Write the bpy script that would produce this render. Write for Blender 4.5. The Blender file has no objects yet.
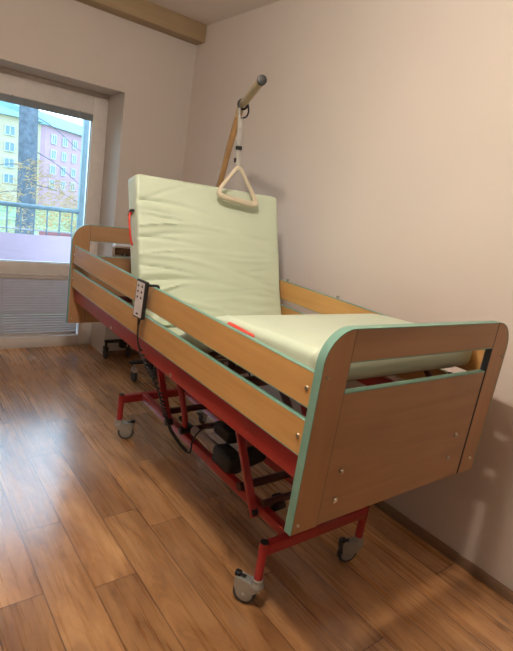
import bpy, bmesh, math, random
from mathutils import Vector, Matrix, Euler
random.seed(7)
scn = bpy.context.scene
col = scn.collection
TH = -0.014                      # the bed stands very slightly out of square with the room
XW, YB, ZC = 0.7865, 3.3157, 2.931
XL, YF = -2.45, -2.35
DOOR_Y = YB + 0.338

# ------------------------------------------------------------------ materials
MATS = {}
def nodes_of(name):
    m = bpy.data.materials.new(name); m.use_nodes = True
    nt = m.node_tree
    return m, nt, nt.nodes['Principled BSDF']
def N(nt, t, **kw):
    n = nt.nodes.new(t)
    for k, v in kw.items(): setattr(n, k, v)
    return n
def ramp(nt, fac, stops):
    r = N(nt, 'ShaderNodeValToRGB'); e = r.color_ramp.elements
    e[0].position, e[0].color = stops[0][0], (*stops[0][1], 1)
    e[1].position, e[1].color = stops[-1][0], (*stops[-1][1], 1)
    for p, c in stops[1:-1]:
        x = e.new(p); x.color = (*c, 1)
    nt.links.new(fac, r.inputs[0]); return r.outputs[0]
def coords(nt, scale=(1, 1, 1), kind='Object'):
    tc = N(nt, 'ShaderNodeTexCoord'); mp = N(nt, 'ShaderNodeMapping')
    mp.inputs['Scale'].default_value = scale
    nt.links.new(tc.outputs[kind], mp.inputs[0]); return mp.outputs[0]
def noise(nt, vec, scale, detail=3, rough=.55, dist=0):
    n = N(nt, 'ShaderNodeTexNoise')
    n.inputs['Scale'].default_value = scale; n.inputs['Detail'].default_value = detail
    n.inputs['Roughness'].default_value = rough; n.inputs['Distortion'].default_value = dist
    nt.links.new(vec, n.inputs['Vector']); return n.outputs['Fac']
def bump(nt, b, h, strength, dist=.01):
    x = N(nt, 'ShaderNodeBump'); x.inputs['Strength'].default_value = strength; x.inputs['Distance'].default_value = dist
    nt.links.new(h, x.inputs['Height']); nt.links.new(x.outputs[0], b.inputs['Normal'])
def simple(name, c, rough=.5, metal=0, var=.12, scale=12, bmp=0, bscale=60, spec=.5, coat=0):
    if name in MATS: return MATS[name]
    m, nt, b = nodes_of(name)
    v = coords(nt); f = noise(nt, v, scale)
    lo = tuple(max(0, x*(1-var)) for x in c); hi = tuple(min(1, x*(1+var)) for x in c)
    nt.links.new(ramp(nt, f, [(.3, lo), (.7, hi)]), b.inputs['Base Color'])
    b.inputs['Roughness'].default_value = rough; b.inputs['Metallic'].default_value = metal
    b.inputs['Specular IOR Level'].default_value = spec
    b.inputs['Coat Weight'].default_value = coat
    if bmp: bump(nt, b, noise(nt, v, bscale, 2), bmp)
    MATS[name] = m; return m
def beech(name, axis, c1, c2, rough=.42):
    m, nt, b = nodes_of(name)
    s = [26, 26, 26]; s[axis] = 1.6
    v = coords(nt, tuple(s)); f = noise(nt, v, 1.0, 5, .6, .4)
    v2 = coords(nt, (3, 3, 3)); f2 = noise(nt, v2, 1.0, 2)
    mid = tuple((a+d)/2 for a, d in zip(c1, c2))
    cA = ramp(nt, f, [(.25, c1), (.5, mid), (.75, c2)])
    mx = N(nt, 'ShaderNodeMix', data_type='RGBA', blend_type='MULTIPLY'); mx.inputs[0].default_value = .35
    nt.links.new(cA, mx.inputs[6]); nt.links.new(ramp(nt, f2, [(.3, (.72, .7, .68)), (.7, (1, 1, 1))]), mx.inputs[7])
    nt.links.new(mx.outputs[2], b.inputs['Base Color'])
    b.inputs['Roughness'].default_value = rough
    return m
def floor_mat():
    m, nt, b = nodes_of('oak plank laminate')
    L = nt.links
    tc = N(nt, 'ShaderNodeTexCoord'); sp = N(nt, 'ShaderNodeSeparateXYZ'); L.new(tc.outputs['Object'], sp.inputs[0])
    def M(op, a, bb=None, c=None):
        n = N(nt, 'ShaderNodeMath', operation=op)
        for i, x in enumerate((a, bb, c)):
            if x is None: continue
            if isinstance(x, (int, float)): n.inputs[i].default_value = x
            else: L.new(x, n.inputs[i])
        return n.outputs[0]
    PW, PL = .178, 1.075
    u = M('DIVIDE', M('ADD', sp.outputs['X'], .637 + 10*PW), PW)
    ci = M('FLOOR', u); fu = M('FRACT', u)
    wn = N(nt, 'ShaderNodeTexWhiteNoise', noise_dimensions='1D'); L.new(ci, wn.inputs['W'])
    off = M('MULTIPLY', wn.outputs['Value'], 3.7)
    for k, oy in ((7, .764), (8, 1.16), (9, .705), (10, 1.105), (11, .952)):
        is_k = M('COMPARE', ci, k, .1)
        off = M('ADD', M('MULTIPLY', off, M('SUBTRACT', 1, is_k)), M('MULTIPLY', is_k, oy/PL))
    w = M('ADD', M('SUBTRACT', M('DIVIDE', sp.outputs['Y'], PL), off), 20)
    ri = M('FLOOR', w); fw = M('FRACT', w)
    cb = N(nt, 'ShaderNodeCombineXYZ'); L.new(ci, cb.inputs[0]); L.new(ri, cb.inputs[1])
    wn2 = N(nt, 'ShaderNodeTexWhiteNoise', noise_dimensions='2D'); L.new(cb.outputs[0], wn2.inputs['Vector'])
    # grain: per plank shift
    sh = N(nt, 'ShaderNodeVectorMath', operation='MULTIPLY_ADD')
    L.new(wn2.outputs['Color'], sh.inputs[0]); sh.inputs[1].default_value = (7, 9, 5); L.new(tc.outputs['Object'], sh.inputs[2])
    mp = N(nt, 'ShaderNodeMapping'); mp.inputs['Scale'].default_value = (8, 2.1, 1); L.new(sh.outputs[0], mp.inputs[0])
    g1 = noise(nt, mp.outputs[0], 1.0, 6, .66, 1.6)
    mp2 = N(nt, 'ShaderNodeMapping'); mp2.inputs['Scale'].default_value = (6, 2.0, 1); L.new(sh.outputs[0], mp2.inputs[0])
    g2 = noise(nt, mp2.outputs[0], 1.0, 3, .5, .6)
    mp3 = N(nt, 'ShaderNodeMapping'); mp3.inputs['Scale'].default_value = (60, 2.2, 1); L.new(sh.outputs[0], mp3.inputs[0])
    g3 = noise(nt, mp3.outputs[0], 1.0, 2, .5)
    grain = ramp(nt, g1, [(.28, (.27, .12, .042)), (.43, (.49, .25, .098)), (.58, (.62, .34, .145)), (.8, (.72, .42, .195))])
    def mult(a, bcol, f):
        x = N(nt, 'ShaderNodeMix', data_type='RGBA', blend_type='MULTIPLY'); x.inputs[0].default_value = f
        L.new(a, x.inputs[6]); L.new(bcol, x.inputs[7]); return x.outputs[2]
    c = mult(grain, ramp(nt, wn2.outputs['Value'], [(0, (.72, .67, .63)), (.5, (.92, .90, .88)), (1, (1.15, 1.12, 1.08))]), .95)
    c = mult(c, ramp(nt, g2, [(.32, (.50, .43, .40)), (.58, (1, 1, 1))]), .65)
    c = mult(c, ramp(nt, g3, [(.3, (.8, .77, .75)), (.55, (1, 1, 1))]), .22)
    # knots
    mp4 = N(nt, 'ShaderNodeMapping'); mp4.inputs['Scale'].default_value = (4.5, 2.4, 1); L.new(sh.outputs[0], mp4.inputs[0])
    vo = N(nt, 'ShaderNodeTexVoronoi'); vo.inputs['Scale'].default_value = 1.0; L.new(mp4.outputs[0], vo.inputs['Vector'])
    c = mult(c, ramp(nt, vo.outputs['Distance'], [(.02, (.35, .27, .22)), (.1, (1, 1, 1))]), .75)
    # seams
    ex = M('MINIMUM', fu, M('SUBTRACT', 1, fu)); ey = M('MINIMUM', fw, M('SUBTRACT', 1, fw))
    sx = M('MULTIPLY', ex, PW); sy = M('MULTIPLY', ey, PL)
    e = M('MINIMUM', sx, sy)
    seam = ramp(nt, M('MULTIPLY', e, 100), [(.14, (.26, .2, .17)), (.36, (1, 1, 1))])
    c = mult(c, seam, .9)
    L.new(c, b.inputs['Base Color'])
    L.new(ramp(nt, g3, [(.3, (.24,)*3), (.7, (.34,)*3)]), b.inputs['Roughness'])
    b.inputs['Specular IOR Level'].default_value = .9
    b.inputs['Coat Weight'].default_value = .9; b.inputs['Coat Roughness'].default_value = .2; b.inputs['Coat IOR'].default_value = 1.65
    bump(nt, b, g3, .06, .002)
    return m
def wall_mat(name, upper, lower=None, zsplit=.865):
    m, nt, b = nodes_of(name); L = nt.links
    tc = N(nt, 'ShaderNodeTexCoord')
    f = noise(nt, tc.outputs['Object'], 2.2, 4); f2 = noise(nt, tc.outputs['Object'], 140, 2)
    up = ramp(nt, f, [(.3, tuple(x*.97 for x in upper)), (.7, upper)])
    b.inputs['Roughness'].default_value = .85; b.inputs['Specular IOR Level'].default_value = .25
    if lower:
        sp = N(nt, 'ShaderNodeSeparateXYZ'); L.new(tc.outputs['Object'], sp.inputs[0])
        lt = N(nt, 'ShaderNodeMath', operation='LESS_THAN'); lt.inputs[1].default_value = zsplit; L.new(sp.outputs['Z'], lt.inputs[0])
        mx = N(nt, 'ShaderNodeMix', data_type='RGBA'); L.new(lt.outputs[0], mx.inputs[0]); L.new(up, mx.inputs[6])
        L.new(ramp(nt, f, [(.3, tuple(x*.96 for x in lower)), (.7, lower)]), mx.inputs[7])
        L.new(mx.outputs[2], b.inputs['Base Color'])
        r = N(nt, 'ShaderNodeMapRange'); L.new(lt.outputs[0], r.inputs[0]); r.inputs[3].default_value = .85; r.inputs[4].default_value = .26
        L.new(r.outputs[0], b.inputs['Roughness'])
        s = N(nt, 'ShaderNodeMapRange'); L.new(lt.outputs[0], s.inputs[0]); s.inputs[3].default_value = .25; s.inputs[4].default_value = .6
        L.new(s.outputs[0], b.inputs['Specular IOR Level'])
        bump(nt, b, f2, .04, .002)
    else:
        L.new(up, b.inputs['Base Color']); bump(nt, b, f2, .06, .002)
    return m
def glass_mat():
    m = bpy.data.materials.new('window glass'); m.use_nodes = True; nt = m.node_tree; nt.nodes.clear()
    o = N(nt, 'ShaderNodeOutputMaterial'); t = N(nt, 'ShaderNodeBsdfTransparent'); g = N(nt, 'ShaderNodeBsdfGlossy')
    t.inputs[0].default_value = (.95, .985, 1, 1); g.inputs['Roughness'].default_value = .01
    fr = N(nt, 'ShaderNodeFresnel'); fr.inputs[0].default_value = 1.35
    mx = N(nt, 'ShaderNodeMixShader'); nt.links.new(fr.outputs[0], mx.inputs[0]); nt.links.new(t.outputs[0], mx.inputs[1]); nt.links.new(g.outputs[0], mx.inputs[2])
    nt.links.new(mx.outputs[0], o.inputs[0]); return m
def fabric_mat(name, c, rough=.6, wr=0):
    m, nt, b = nodes_of(name)
    v = coords(nt); f = noise(nt, v, 5, 3)
    nt.links.new(ramp(nt, f, [(.3, tuple(x*.95 for x in c)), (.7, c)]), b.inputs['Base Color'])
    b.inputs['Roughness'].default_value = rough
    b.inputs['Sheen Weight'].default_value = .1
    bump(nt, b, noise(nt, coords(nt, (3, 14, 22)), 1, 3, .5, .6), wr, .01)
    return m

M_floor = floor_mat()
M_wall = wall_mat('painted plaster', (.66, .60, .55))
M_wallR = wall_mat('painted plaster with glossy dado', (.74, .665, .61), (.54, .46, .405))  # gloss dado; its darker tone and top edge also paint the foot panel's shadow
M_wallD = wall_mat('darker plaster', (.34, .29, .25))  # for the unseen walls, darkened to cut the light they bounce back
M_ceil = wall_mat('ceiling plaster', (.86, .80, .74))
M_beam = beech('tan wood boxing', 0, (.38, .275, .16), (.47, .345, .205), .6)
M_base = beech('brown skirting', 1, (.16, .09, .05), (.24, .14, .08), .45)
M_white = simple('white plastic door', (.78, .74, .71), .4, var=.04)
M_gasket = simple('dark gasket', (.05, .06, .08), .6)
M_glass = glass_mat()
M_blind = simple('white blind slats', (.66, .63, .61), .45, var=.04)
M_blind2 = simple('grey raised blind', (.26, .29, .32), .5, var=.1)
M_bx = beech('beech along x', 0, (.38, .21, .105), (.47, .275, .14))
M_by = beech('beech along y', 1, (.52, .275, .085), (.64, .36, .125))
M_bz = beech('beech along z', 2, (.40, .215, .10), (.49, .28, .135))
M_green = simple('green edging', (.17, .33, .26), .4, var=.08)
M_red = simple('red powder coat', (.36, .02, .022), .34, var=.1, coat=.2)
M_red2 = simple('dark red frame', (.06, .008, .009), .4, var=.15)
M_steel = simple('zinc steel', (.37, .37, .34), .36, .35, var=.1)
M_screw = simple('screw steel', (.6, .56, .48), .3, 1)
M_black = simple('black plastic', (.012, .012, .013), .5, var=.2)
M_rubber = simple('grey rubber tyre', (.05, .05, .052), .6)
M_hub = simple('wheel hub grey', (.36, .36, .35), .45)
M_matt = fabric_mat('pale green mattress cover', (.58, .675, .53), .42, .12)
M_hred = simple('red webbing', (.62, .05, .03), .6)
M_slat = simple('grey support slat', (.13, .11, .125), .45)
M_pole = simple('beige pole', (.42, .30, .16), .38, var=.08)
M_poled = simple('brown pole', (.30, .17, .07), .38, var=.08)
M_cream = simple('cream plastic', (.62, .55, .42), .4, var=.05)
M_strap = simple('grey strap', (.36, .35, .33), .7)
M_key = simple('keypad film', (.58, .54, .54), .4)
M_grey = simple('light grey plastic', (.52, .46, .43), .45)
M_tabin = beech('brown tray board', 0, (.16, .075, .035), (.24, .12, .06))
M_motor = simple('motor grey tube', (.42, .36, .33), .4, .4)
M_label = simple('motor label', (.70, .60, .48), .5)

# ------------------------------------------------------------------ mesh helpers
def obj(name, bm, mat, parent=None, smooth=35, loc=None):
    me = bpy.data.meshes.new(name)
    bmesh.ops.recalc_face_normals(bm, faces=bm.faces)
    bm.to_mesh(me); bm.free()
    for p in me.polygons: p.use_smooth = True
    me.set_sharp_from_angle(angle=math.radians(smooth))
    for m_ in (mat if isinstance(mat, (list, tuple)) else [mat]): me.materials.append(m_)
    o = bpy.data.objects.new(name, me); col.objects.link(o)
    if parent is not None: o.parent = parent
    if loc: o.location = loc
    return o
def empty(name, loc=(0, 0, 0), rz=0):
    o = bpy.data.objects.new(name, None); col.objects.link(o)
    o.location = loc; o.rotation_euler = (0, 0, rz); o.empty_display_size = .1
    return o
def tag(o, label, cat, group=None, kind=None):
    o['label'] = label; o['category'] = cat
    if group: o['group'] = group
    if kind: o['kind'] = kind
    return o
def merge(bm, t, mat=None):
    if mat is not None: t.transform(mat)
    me = bpy.data.meshes.new('tmp'); t.to_mesh(me); t.free(); bm.from_mesh(me); bpy.data.meshes.remove(me)
def box(bm, a, b, bev=0, seg=2, mat=None):
    t = bmesh.new(); bmesh.ops.create_cube(t, size=1)
    for v in t.verts:
        v.co = Vector([(a[i]+b[i])/2 + v.co[i]*(b[i]-a[i]) for i in range(3)])
    if bev: bmesh.ops.bevel(t, geom=t.edges[:], offset=bev, segments=seg, affect='EDGES', profile=.5)
    merge(bm, t, mat)
def bar(bm, p, q, w, h, bev=.004, up=(0, 0, 1)):
    p, q = Vector(p), Vector(q); d = q-p; L = d.length; y = d.normalized(); up = Vector(up)
    x = y.cross(up).normalized(); z = x.cross(y)
    m = Matrix((x, y, z)).transposed().to_4x4(); m.translation = p
    box(bm, (-w/2, 0, -h/2), (w/2, L, h/2), bev, 2, m)
def smooth_path(pts, n=5, closed=False):
    pts = [Vector(p) for p in pts]; out = []
    k = len(pts)
    for i in range(k if closed else k-1):
        p0 = pts[(i-1) % k] if closed or i > 0 else pts[i]*2-pts[i+1]
        p1, p2 = pts[i], pts[(i+1) % k]
        p3 = pts[(i+2) % k] if closed or i+2 < k else p2*2-p1
        for j in range(n):
            t = j/n
            out.append(.5*((2*p1)+(-p0+p2)*t+(2*p0-5*p1+4*p2-p3)*t*t+(-p0+3*p1-3*p2+p3)*t**3))
    if not closed: out.append(pts[-1])
    return out
def tube(bm, pts, r, n=12, closed=False, cap=True):
    pts = [Vector(p) for p in pts]; k = len(pts)
    rs = r if isinstance(r, (list, tuple)) else [r]*k
    rings = []; ref = None
    for i, p in enumerate(pts):
        if closed: d = pts[(i+1) % k]-pts[i-1]
        else: d = pts[min(i+1, k-1)]-pts[max(i-1, 0)]
        d.normalize()
        if ref is None: ref = d.orthogonal().normalized()
        ref = (ref-d*ref.dot(d)).normalized(); s = d.cross(ref)
        rings.append([bm.verts.new(p+(ref*math.cos(a)+s*math.sin(a))*rs[i]) for a in [2*math.pi*j/n for j in range(n)]])
    for i in range(k if closed else k-1):
        A, B = rings[i], rings[(i+1) % k]
        off = 0
        if closed and i == k-1:
            off = min(range(n), key=lambda o: (A[0].co-B[o].co).length)
        for j in range(n): bm.faces.new((A[j], A[(j+1) % n], B[(j+1+off) % n], B[(j+off) % n]))
    if cap and not closed:
        bm.faces.new(rings[0][::-1]); bm.faces.new(rings[-1])
def cyl(bm, p, q, r, r2=None, n=20, bev=0):
    p, q = Vector(p), Vector(q); d = q-p; L = d.length; d.normalize(); r2 = r if r2 is None else r2
    if bev:
        tube(bm, [p, p+d*bev*.3, p+d*bev, q-d*bev, q-d*bev*.3, q], [r-bev, r-bev*.3, r, r2, r2-bev*.3, r2-bev], n)
    else: tube(bm, [p, q], [r, r2], n)
def prism(bm, poly, y0, y1):
    """polygon in (x,z) extruded from y0 to y1"""
    a = [bm.verts.new((x, y0, z)) for x, z in poly]; b = [bm.verts.new((x, y1, z)) for x, z in poly]
    n = len(poly)
    bm.faces.new(a); bm.faces.new(b[::-1])
    for i in range(n): bm.faces.new((a[i], b[i], b[(i+1) % n], a[(i+1) % n]))
def ribbon(bm, line, y0, y1, th):
    """strip following an open (x,z) line, offset outwards by th to its left side"""
    n = len(line); nor = []
    for i in range(n):
        d = Vector(line[min(i+1, n-1)])-Vector(line[max(i-1, 0)]); d.normalize(); nor.append(Vector((-d.y, d.x)))
    outer = [Vector(line[i])+nor[i]*th for i in range(n)]
    rows = []
    for i in range(n):
        (x, z), o = line[i], outer[i]
        rows.append([bm.verts.new((x, y0, z)), bm.verts.new((o.x, y0, o.y)), bm.verts.new((o.x, y1, o.y)), bm.verts.new((x, y1, z))])
    for i in range(n-1):
        for j in range(4): bm.faces.new((rows[i][j], rows[i][(j+1) % 4], rows[i+1][(j+1) % 4], rows[i+1][j]))
    bm.faces.new(rows[0]); bm.faces.new(rows[-1][::-1])
def arc(cx, cz, r, a0, a1, n=10):
    return [(cx+r*math.cos(math.radians(a0+(a1-a0)*i/n)), cz+r*math.sin(math.radians(a0+(a1-a0)*i/n))) for i in range(n+1)]
def structure(o): o['kind'] = 'structure'; return o

# ------------------------------------------------------------------ the room
bm = bmesh.new(); box(bm, (XL-.3, YF-.3, -.12), (XW+.3, DOOR_Y+.06, 0)); structure(obj('floor', bm, M_floor))
bm = bmesh.new(); box(bm, (XL-.3, YF-.3, ZC), (XW+.3, YB+.5, ZC+.15)); structure(obj('ceiling', bm, M_ceil))
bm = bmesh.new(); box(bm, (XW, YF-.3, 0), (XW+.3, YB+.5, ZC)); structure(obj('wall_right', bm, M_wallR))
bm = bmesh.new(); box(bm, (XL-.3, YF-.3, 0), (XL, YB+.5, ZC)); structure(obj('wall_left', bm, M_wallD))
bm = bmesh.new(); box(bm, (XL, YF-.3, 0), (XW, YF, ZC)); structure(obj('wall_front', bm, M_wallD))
RX, RZ, RXL = .184, 2.269, -1.30       # the reveal of the balcony door
bm = bmesh.new()
poly = [(XL, 0), (RXL, 0), (RXL, RZ), (RX, RZ), (RX, 0), (XW, 0), (XW, ZC), (XL, ZC)]
prism(bm, poly, YB, YB+.44); structure(obj('wall_back', bm, M_wall, smooth=20))
bm = bmesh.new(); box(bm, (XL, YB-.141, 2.794), (XW-.004, YB, ZC), .004); structure(obj('trim_1', bm, M_beam))
bm = bmesh.new(); box(bm, (XW-.014, YF, 0), (XW, YB, .055), .004); structure(obj('baseboard_right', bm, M_base))
bm = bmesh.new(); box(bm, (RX, YB-.014, 0), (XW-.014, YB, .05), .004); structure(obj('baseboard_back', bm, M_base))

# ------------------------------------------------------------------ balcony door
GX, GXL = .052, -1.16                # glass edges
y0, y1 = DOOR_Y, DOOR_Y+.07
def ring(bm, x0, x1, z0, z1, w, ya, yb, bev=.004):
    box(bm, (x0, ya, z0), (x0+w, yb, z1), bev); box(bm, (x1-w, ya, z0), (x1, yb, z1), bev)
    box(bm, (x0+w, ya, z0), (x1-w, yb, z0+w), bev); box(bm, (x0+w, ya, z1-w), (x1-w, yb, z1), bev)
def frame_prism(bm, outer, holes, ya, yb):
    """rectangular plate with rectangular holes stacked in z"""
    x0, x1, z0, z1 = outer; hx0, hx1 = holes[0][0], holes[0][1]
    box(bm, (x0, ya, z0), (hx0, yb, z1), .003); box(bm, (hx1, ya, z0), (x1, yb, z1), .003)
    zs = [z0]+[z for h in sorted(holes, key=lambda h: h[2]) for z in (h[2], h[3])]+[z1]
    for i in range(0, len(zs), 2): box(bm, (hx0, ya, zs[i]), (hx1, yb, zs[i+1]), .003)
door = empty('door_1', ((GX+GXL)/2, DOOR_Y, 0)); door['kind'] = 'structure'
def dobj(name, bm, mat, parent=door):
    o = obj(name, bm, mat); o.parent = parent
    if parent is door: o.matrix_parent_inverse = Matrix.Translation(-door.location)
    return o
bm = bmesh.new(); ring(bm, RXL, RX, -.03, RZ, .045, y0+.012, y1+.03); dobj('door_frame', bm, M_white)
sash_bm = bmesh.new(); frame_prism(sash_bm, (RXL+.035, RX-.03, .016, RZ-.035), [(GXL, GX, .105, .672), (GXL, GX, .784, 2.082)], y0, y1)
sash = dobj('sash', sash_bm, M_white)
bm = bmesh.new(); ring(bm, GXL-.002, GX+.004, .78, 2.09, .007, y0+.018, y0+.03, 0); dobj('gasket', bm, M_gasket, sash)
bm = bmesh.new(); box(bm, (GXL, y0+.03, .784), (GX, y0+.036, 2.082)); dobj('upper_glass', bm, M_glass, sash)
bm = bmesh.new(); box(bm, (GXL, y0+.03, .105), (GX, y0+.036, .672)); dobj('lower_glass', bm, M_glass, sash)
bm = bmesh.new(); cyl(bm, (.124, y0-.012, .985), (.124, y0+.005, .985), .016, n=16, bev=.003); dobj('hinge_cap', bm, M_white, sash)

# venetian blind lowered over the lower pane
bl = empty('venetian_blind', (-.55, y0, .1)); tag(bl, 'white venetian blind lowered over the bottom pane of the balcony door', 'blind')
def bobj(name, bm, mat, root):
    o = obj(name, bm, mat, root); o.matrix_parent_inverse = Matrix.Translation(-root.location); return o
bm = bmesh.new(); box(bm, (GXL+.006, y0-.012, .640), (GX-.006, y0+.028, .682), .003); bobj('headrail', bm, M_blind, bl)
bm = bmesh.new()
z = .136
while z < .65:
    t = bmesh.new(); box(t, (GXL+.01, -.0145, -.0006), (GX-.018, .0145, .0006))
    merge(bm, t, Matrix.Translation((0, y0+.004, z)) @ Matrix.Rotation(math.radians(-60), 4, 'X')); z += .0235
bobj('slats', bm, M_blind, bl)
bm = bmesh.new(); box(bm, (GXL+.01, y0-.008, .112), (GX-.018, y0+.014, .124), .003); bobj('bottom_rail', bm, M_blind, bl)
for x in (-.61, -1.0):
    bm = bmesh.new(); cyl(bm, (x, y0-.011, .66), (x, y0-.011, .12), .0012, n=6); bobj('cord', bm, M_grey, bl)
bm = bmesh.new()
cp = [(-1.05+.012*i, y0-.014, .672+.006*math.sin(i*.9)*math.sin(i*.23)) for i in range(88)]
tube(bm, cp, .0022, 6); bobj('pull_cord', bm, M_strap, bl)
# blind drawn up to the top of the upper pane
b2 = empty('venetian_blind', (-.55, y0, 2.03)); tag(b2, 'grey venetian blind drawn up tight at the top of the upper pane', 'blind')
bm = bmesh.new(); box(bm, (GXL+.002, y0-.014, 2.084), (GX+.002, y0+.016, 2.0885), .001, 1); bobj('headrail', bm, M_blind, b2)
bm = bmesh.new()
for i in range(10): box(bm, (GXL+.004, y0-.012, 2.030+.0053*i), (GX, y0+.016, 2.0345+.0053*i), .0008, 1)
bobj('slats', bm, M_blind2, b2)
for x in (-.58, -.06):
    bm = bmesh.new(); box(bm, (x-.005, y0-.0145, 2.03), (x+.005, y0-.0115, 2.09), .001, 1); bobj('clip', bm, M_blind2, b2)

# ------------------------------------------------------------------ hospital bed
bed = empty('hospital_bed', (0, 0, 0), TH)
tag(bed, 'height-adjustable care bed with beech panels, green edging and red steel frame', 'bed')
BL = 2.294
W = .51
ZB, ZT, ZCB, ZL = .63, 1.277, 1.178, 1.081
def end_panel(kind, ya, yb, face, flip):
    """face = y of the side turned to the camera"""
    xp = .404; rc = .105
    board = bmesh.new(); box(board, (-xp+.003, ya+.004, ZB), (xp-.006, yb-.004, ZL-.004), .0015, 1)
    root = obj(kind, board, M_bx if kind == 'foot_panel' else M_bx, bed)
    bm = bmesh.new(); box(bm, (-xp+.003, ya+.003, ZL-.004), (xp-.006, yb-.003, ZL), .001, 1); obj('edge_trim', bm, M_green, root)
    for s in (-1, 1):
        pl = [(-xp, ZB), (-xp, ZT)] + arc(-W+rc, ZT-rc, rc, 90, 180, 12) + [(-W, ZB)]
        pl = [(s*x, z) for x, z in pl]
        bm = bmesh.new(); prism(bm, pl, ya+.001, yb-.001); obj('post', bm, M_bz, root, 25)
        line = [(-W, ZB)] + list(reversed(arc(-W+rc, ZT-rc, rc, 90, 180, 12))) + [(-xp, ZT)]
        bm = bmesh.new()
        ribbon(bm, line if s < 0 else [(-x, z) for x, z in reversed(line)], ya, yb, .0025); obj('edge_trim', bm, M_green, root, 25)
        bm = bmesh.new(); box(bm, (s*(xp-.0028) if s > 0 else -xp, ya+.002, ZB), (s*xp if s > 0 else -xp+.0028, yb-.002, ZT-.001)); obj('edge_trim', bm, M_gasket, root)
    bm = bmesh.new(); box(bm, (-xp+.003, ya+.002, ZCB), (xp-.003, yb-.002, ZT-.0005), .001, 1); obj('crossbar', bm, M_bx, root)
    bm = bmesh.new(); box(bm, (-xp, ya, ZT-.0005), (xp, yb, ZT+.0025)); obj('edge_trim', bm, M_green, root)
    bm = bmesh.new(); box(bm, (-xp+.003, ya+.001, ZCB-.003), (xp-.003, yb-.001, ZCB), .0005, 1); obj('edge_trim', bm, M_green, root)
    yy = face; dy = -1 if face <= ya+.001 else 1
    for x, z, r in [(-.489, 1.138, .004), (-.341, .813, .008), (-.342, .709, .009), (-.49, .661, .005), (.301, .824, .008), (.287, .729, .008), (.463, .691, .006), (.488, 1.141, .004)]:
        bm = bmesh.new(); cyl(bm, (x, yy-dy*.002, z), (x, yy+dy*.002, z), r*1.15, n=14); cyl(bm, (x, yy+dy*.0015, z), (x, yy+dy*.007, z), r*.75, r*.5, n=12)
        obj('bolt', bm, M_screw, root)
    return root
foot = end_panel('foot_panel', 0, .03, 0, 1)
head = end_panel('head_panel', BL, BL+.03, BL, -1)
def side_rail(s, z0, z1, name='side_rail'):
    xo = s*.504; xi = s*.484
    a, b_ = min(xo, xi), max(xo, xi)
    bm = bmesh.new(); box(bm, (a, .031, z0), (b_, BL-.001, z1-.003), .0015, 1); r = obj(name, bm, M_by, bed)
    bm = bmesh.new(); box(bm, (a-.0005, .031, z1-.003), (b_+.0005, BL-.001, z1), .001, 1); obj('edge_trim', bm, M_green, r)
    bm = bmesh.new(); box(bm, (a-.0003, .031, z0-.002), (b_+.0003, BL-.001, z0), .0005, 1); obj('edge_trim', bm, M_green, r)
    zz = (z0+z1)/2
    for y in (.055, BL-.035):
        bm = bmesh.new(); cyl(bm, (xo-s*.001, y, zz), (xo+s*.005, y, zz), .0085, .006, n=14); obj('bolt', bm, M_screw, r)
    return r
for s in (-1, 1):
    side_rail(s, 1.033, 1.142); rl = side_rail(s, .880, .993)
    if s > 0:
        for y in (1.36, .93):
            bm = bmesh.new(); cyl(bm, (.494, y, 1.136), (.494, y, 1.156), .006, n=10); cyl(bm, (.494, y, 1.150), (.494, y, 1.158), .009, n=10); obj('stud', bm, M_steel, rl)
# bed frame
for s in (-1, 1):
    bm = bmesh.new(); box(bm, (s*.46-.022, .035, .783), (s*.46+.022, BL-.002, .862), .005); sb = obj('side_beam', bm, M_red, bed)
    for y in (.9, 1.62):
        bm = bmesh.new(); cyl(bm, (s*.484, y, .80), (s*.478, y, .80), .009, n=12); obj('bolt', bm, M_screw, sb)
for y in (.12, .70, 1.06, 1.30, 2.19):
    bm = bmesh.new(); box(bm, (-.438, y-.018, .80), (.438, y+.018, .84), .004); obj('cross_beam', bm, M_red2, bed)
# mattress support: sections follow the mattress
PROF = [(.085, 1.186), (.20, 1.180), (.40, 1.166), (.56, 1.155), (.66, 1.132), (.76, 1.072), (.90, .990), (1.02, .925), (1.12, .902), (1.30, .900)]
TH_M = .116
def prof_at(y):
    for (a, za), (b, zb) in zip(PROF, PROF[1:]):
        if a <= y <= b: return za+(zb-za)*(y-a)/(b-a)
    return PROF[-1][1]
HB = Vector((1.285, .90)); BD = (Vector((1.512, 1.613))-Vector((1.30, .959))).normalized()   # back section direction in (y,z)
BN = Vector((-BD.y, BD.x)) if -BD.y < 0 else Vector((BD.y, -BD.x))                             # towards the foot (front face)
for i, (ya, yb) in enumerate([(.135, .195), (.203, .30), (.308, .42), (.428, .56), (.70, .78), (.82, .90), (.94, 1.02), (1.08, 1.17), (1.2, 1.27)]):
    za, zb = prof_at(ya)-TH_M-.012, prof_at(yb)-TH_M-.012
    bm = bmesh.new(); bar(bm, (-.40, (ya+yb)/2, (za+zb)/2), (.40, (ya+yb)/2, (za+zb)/2), yb-ya, .014, .003, up=(0, -(zb-za), (yb-ya)))
    obj('support_slat', bm, M_slat, bed)
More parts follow.
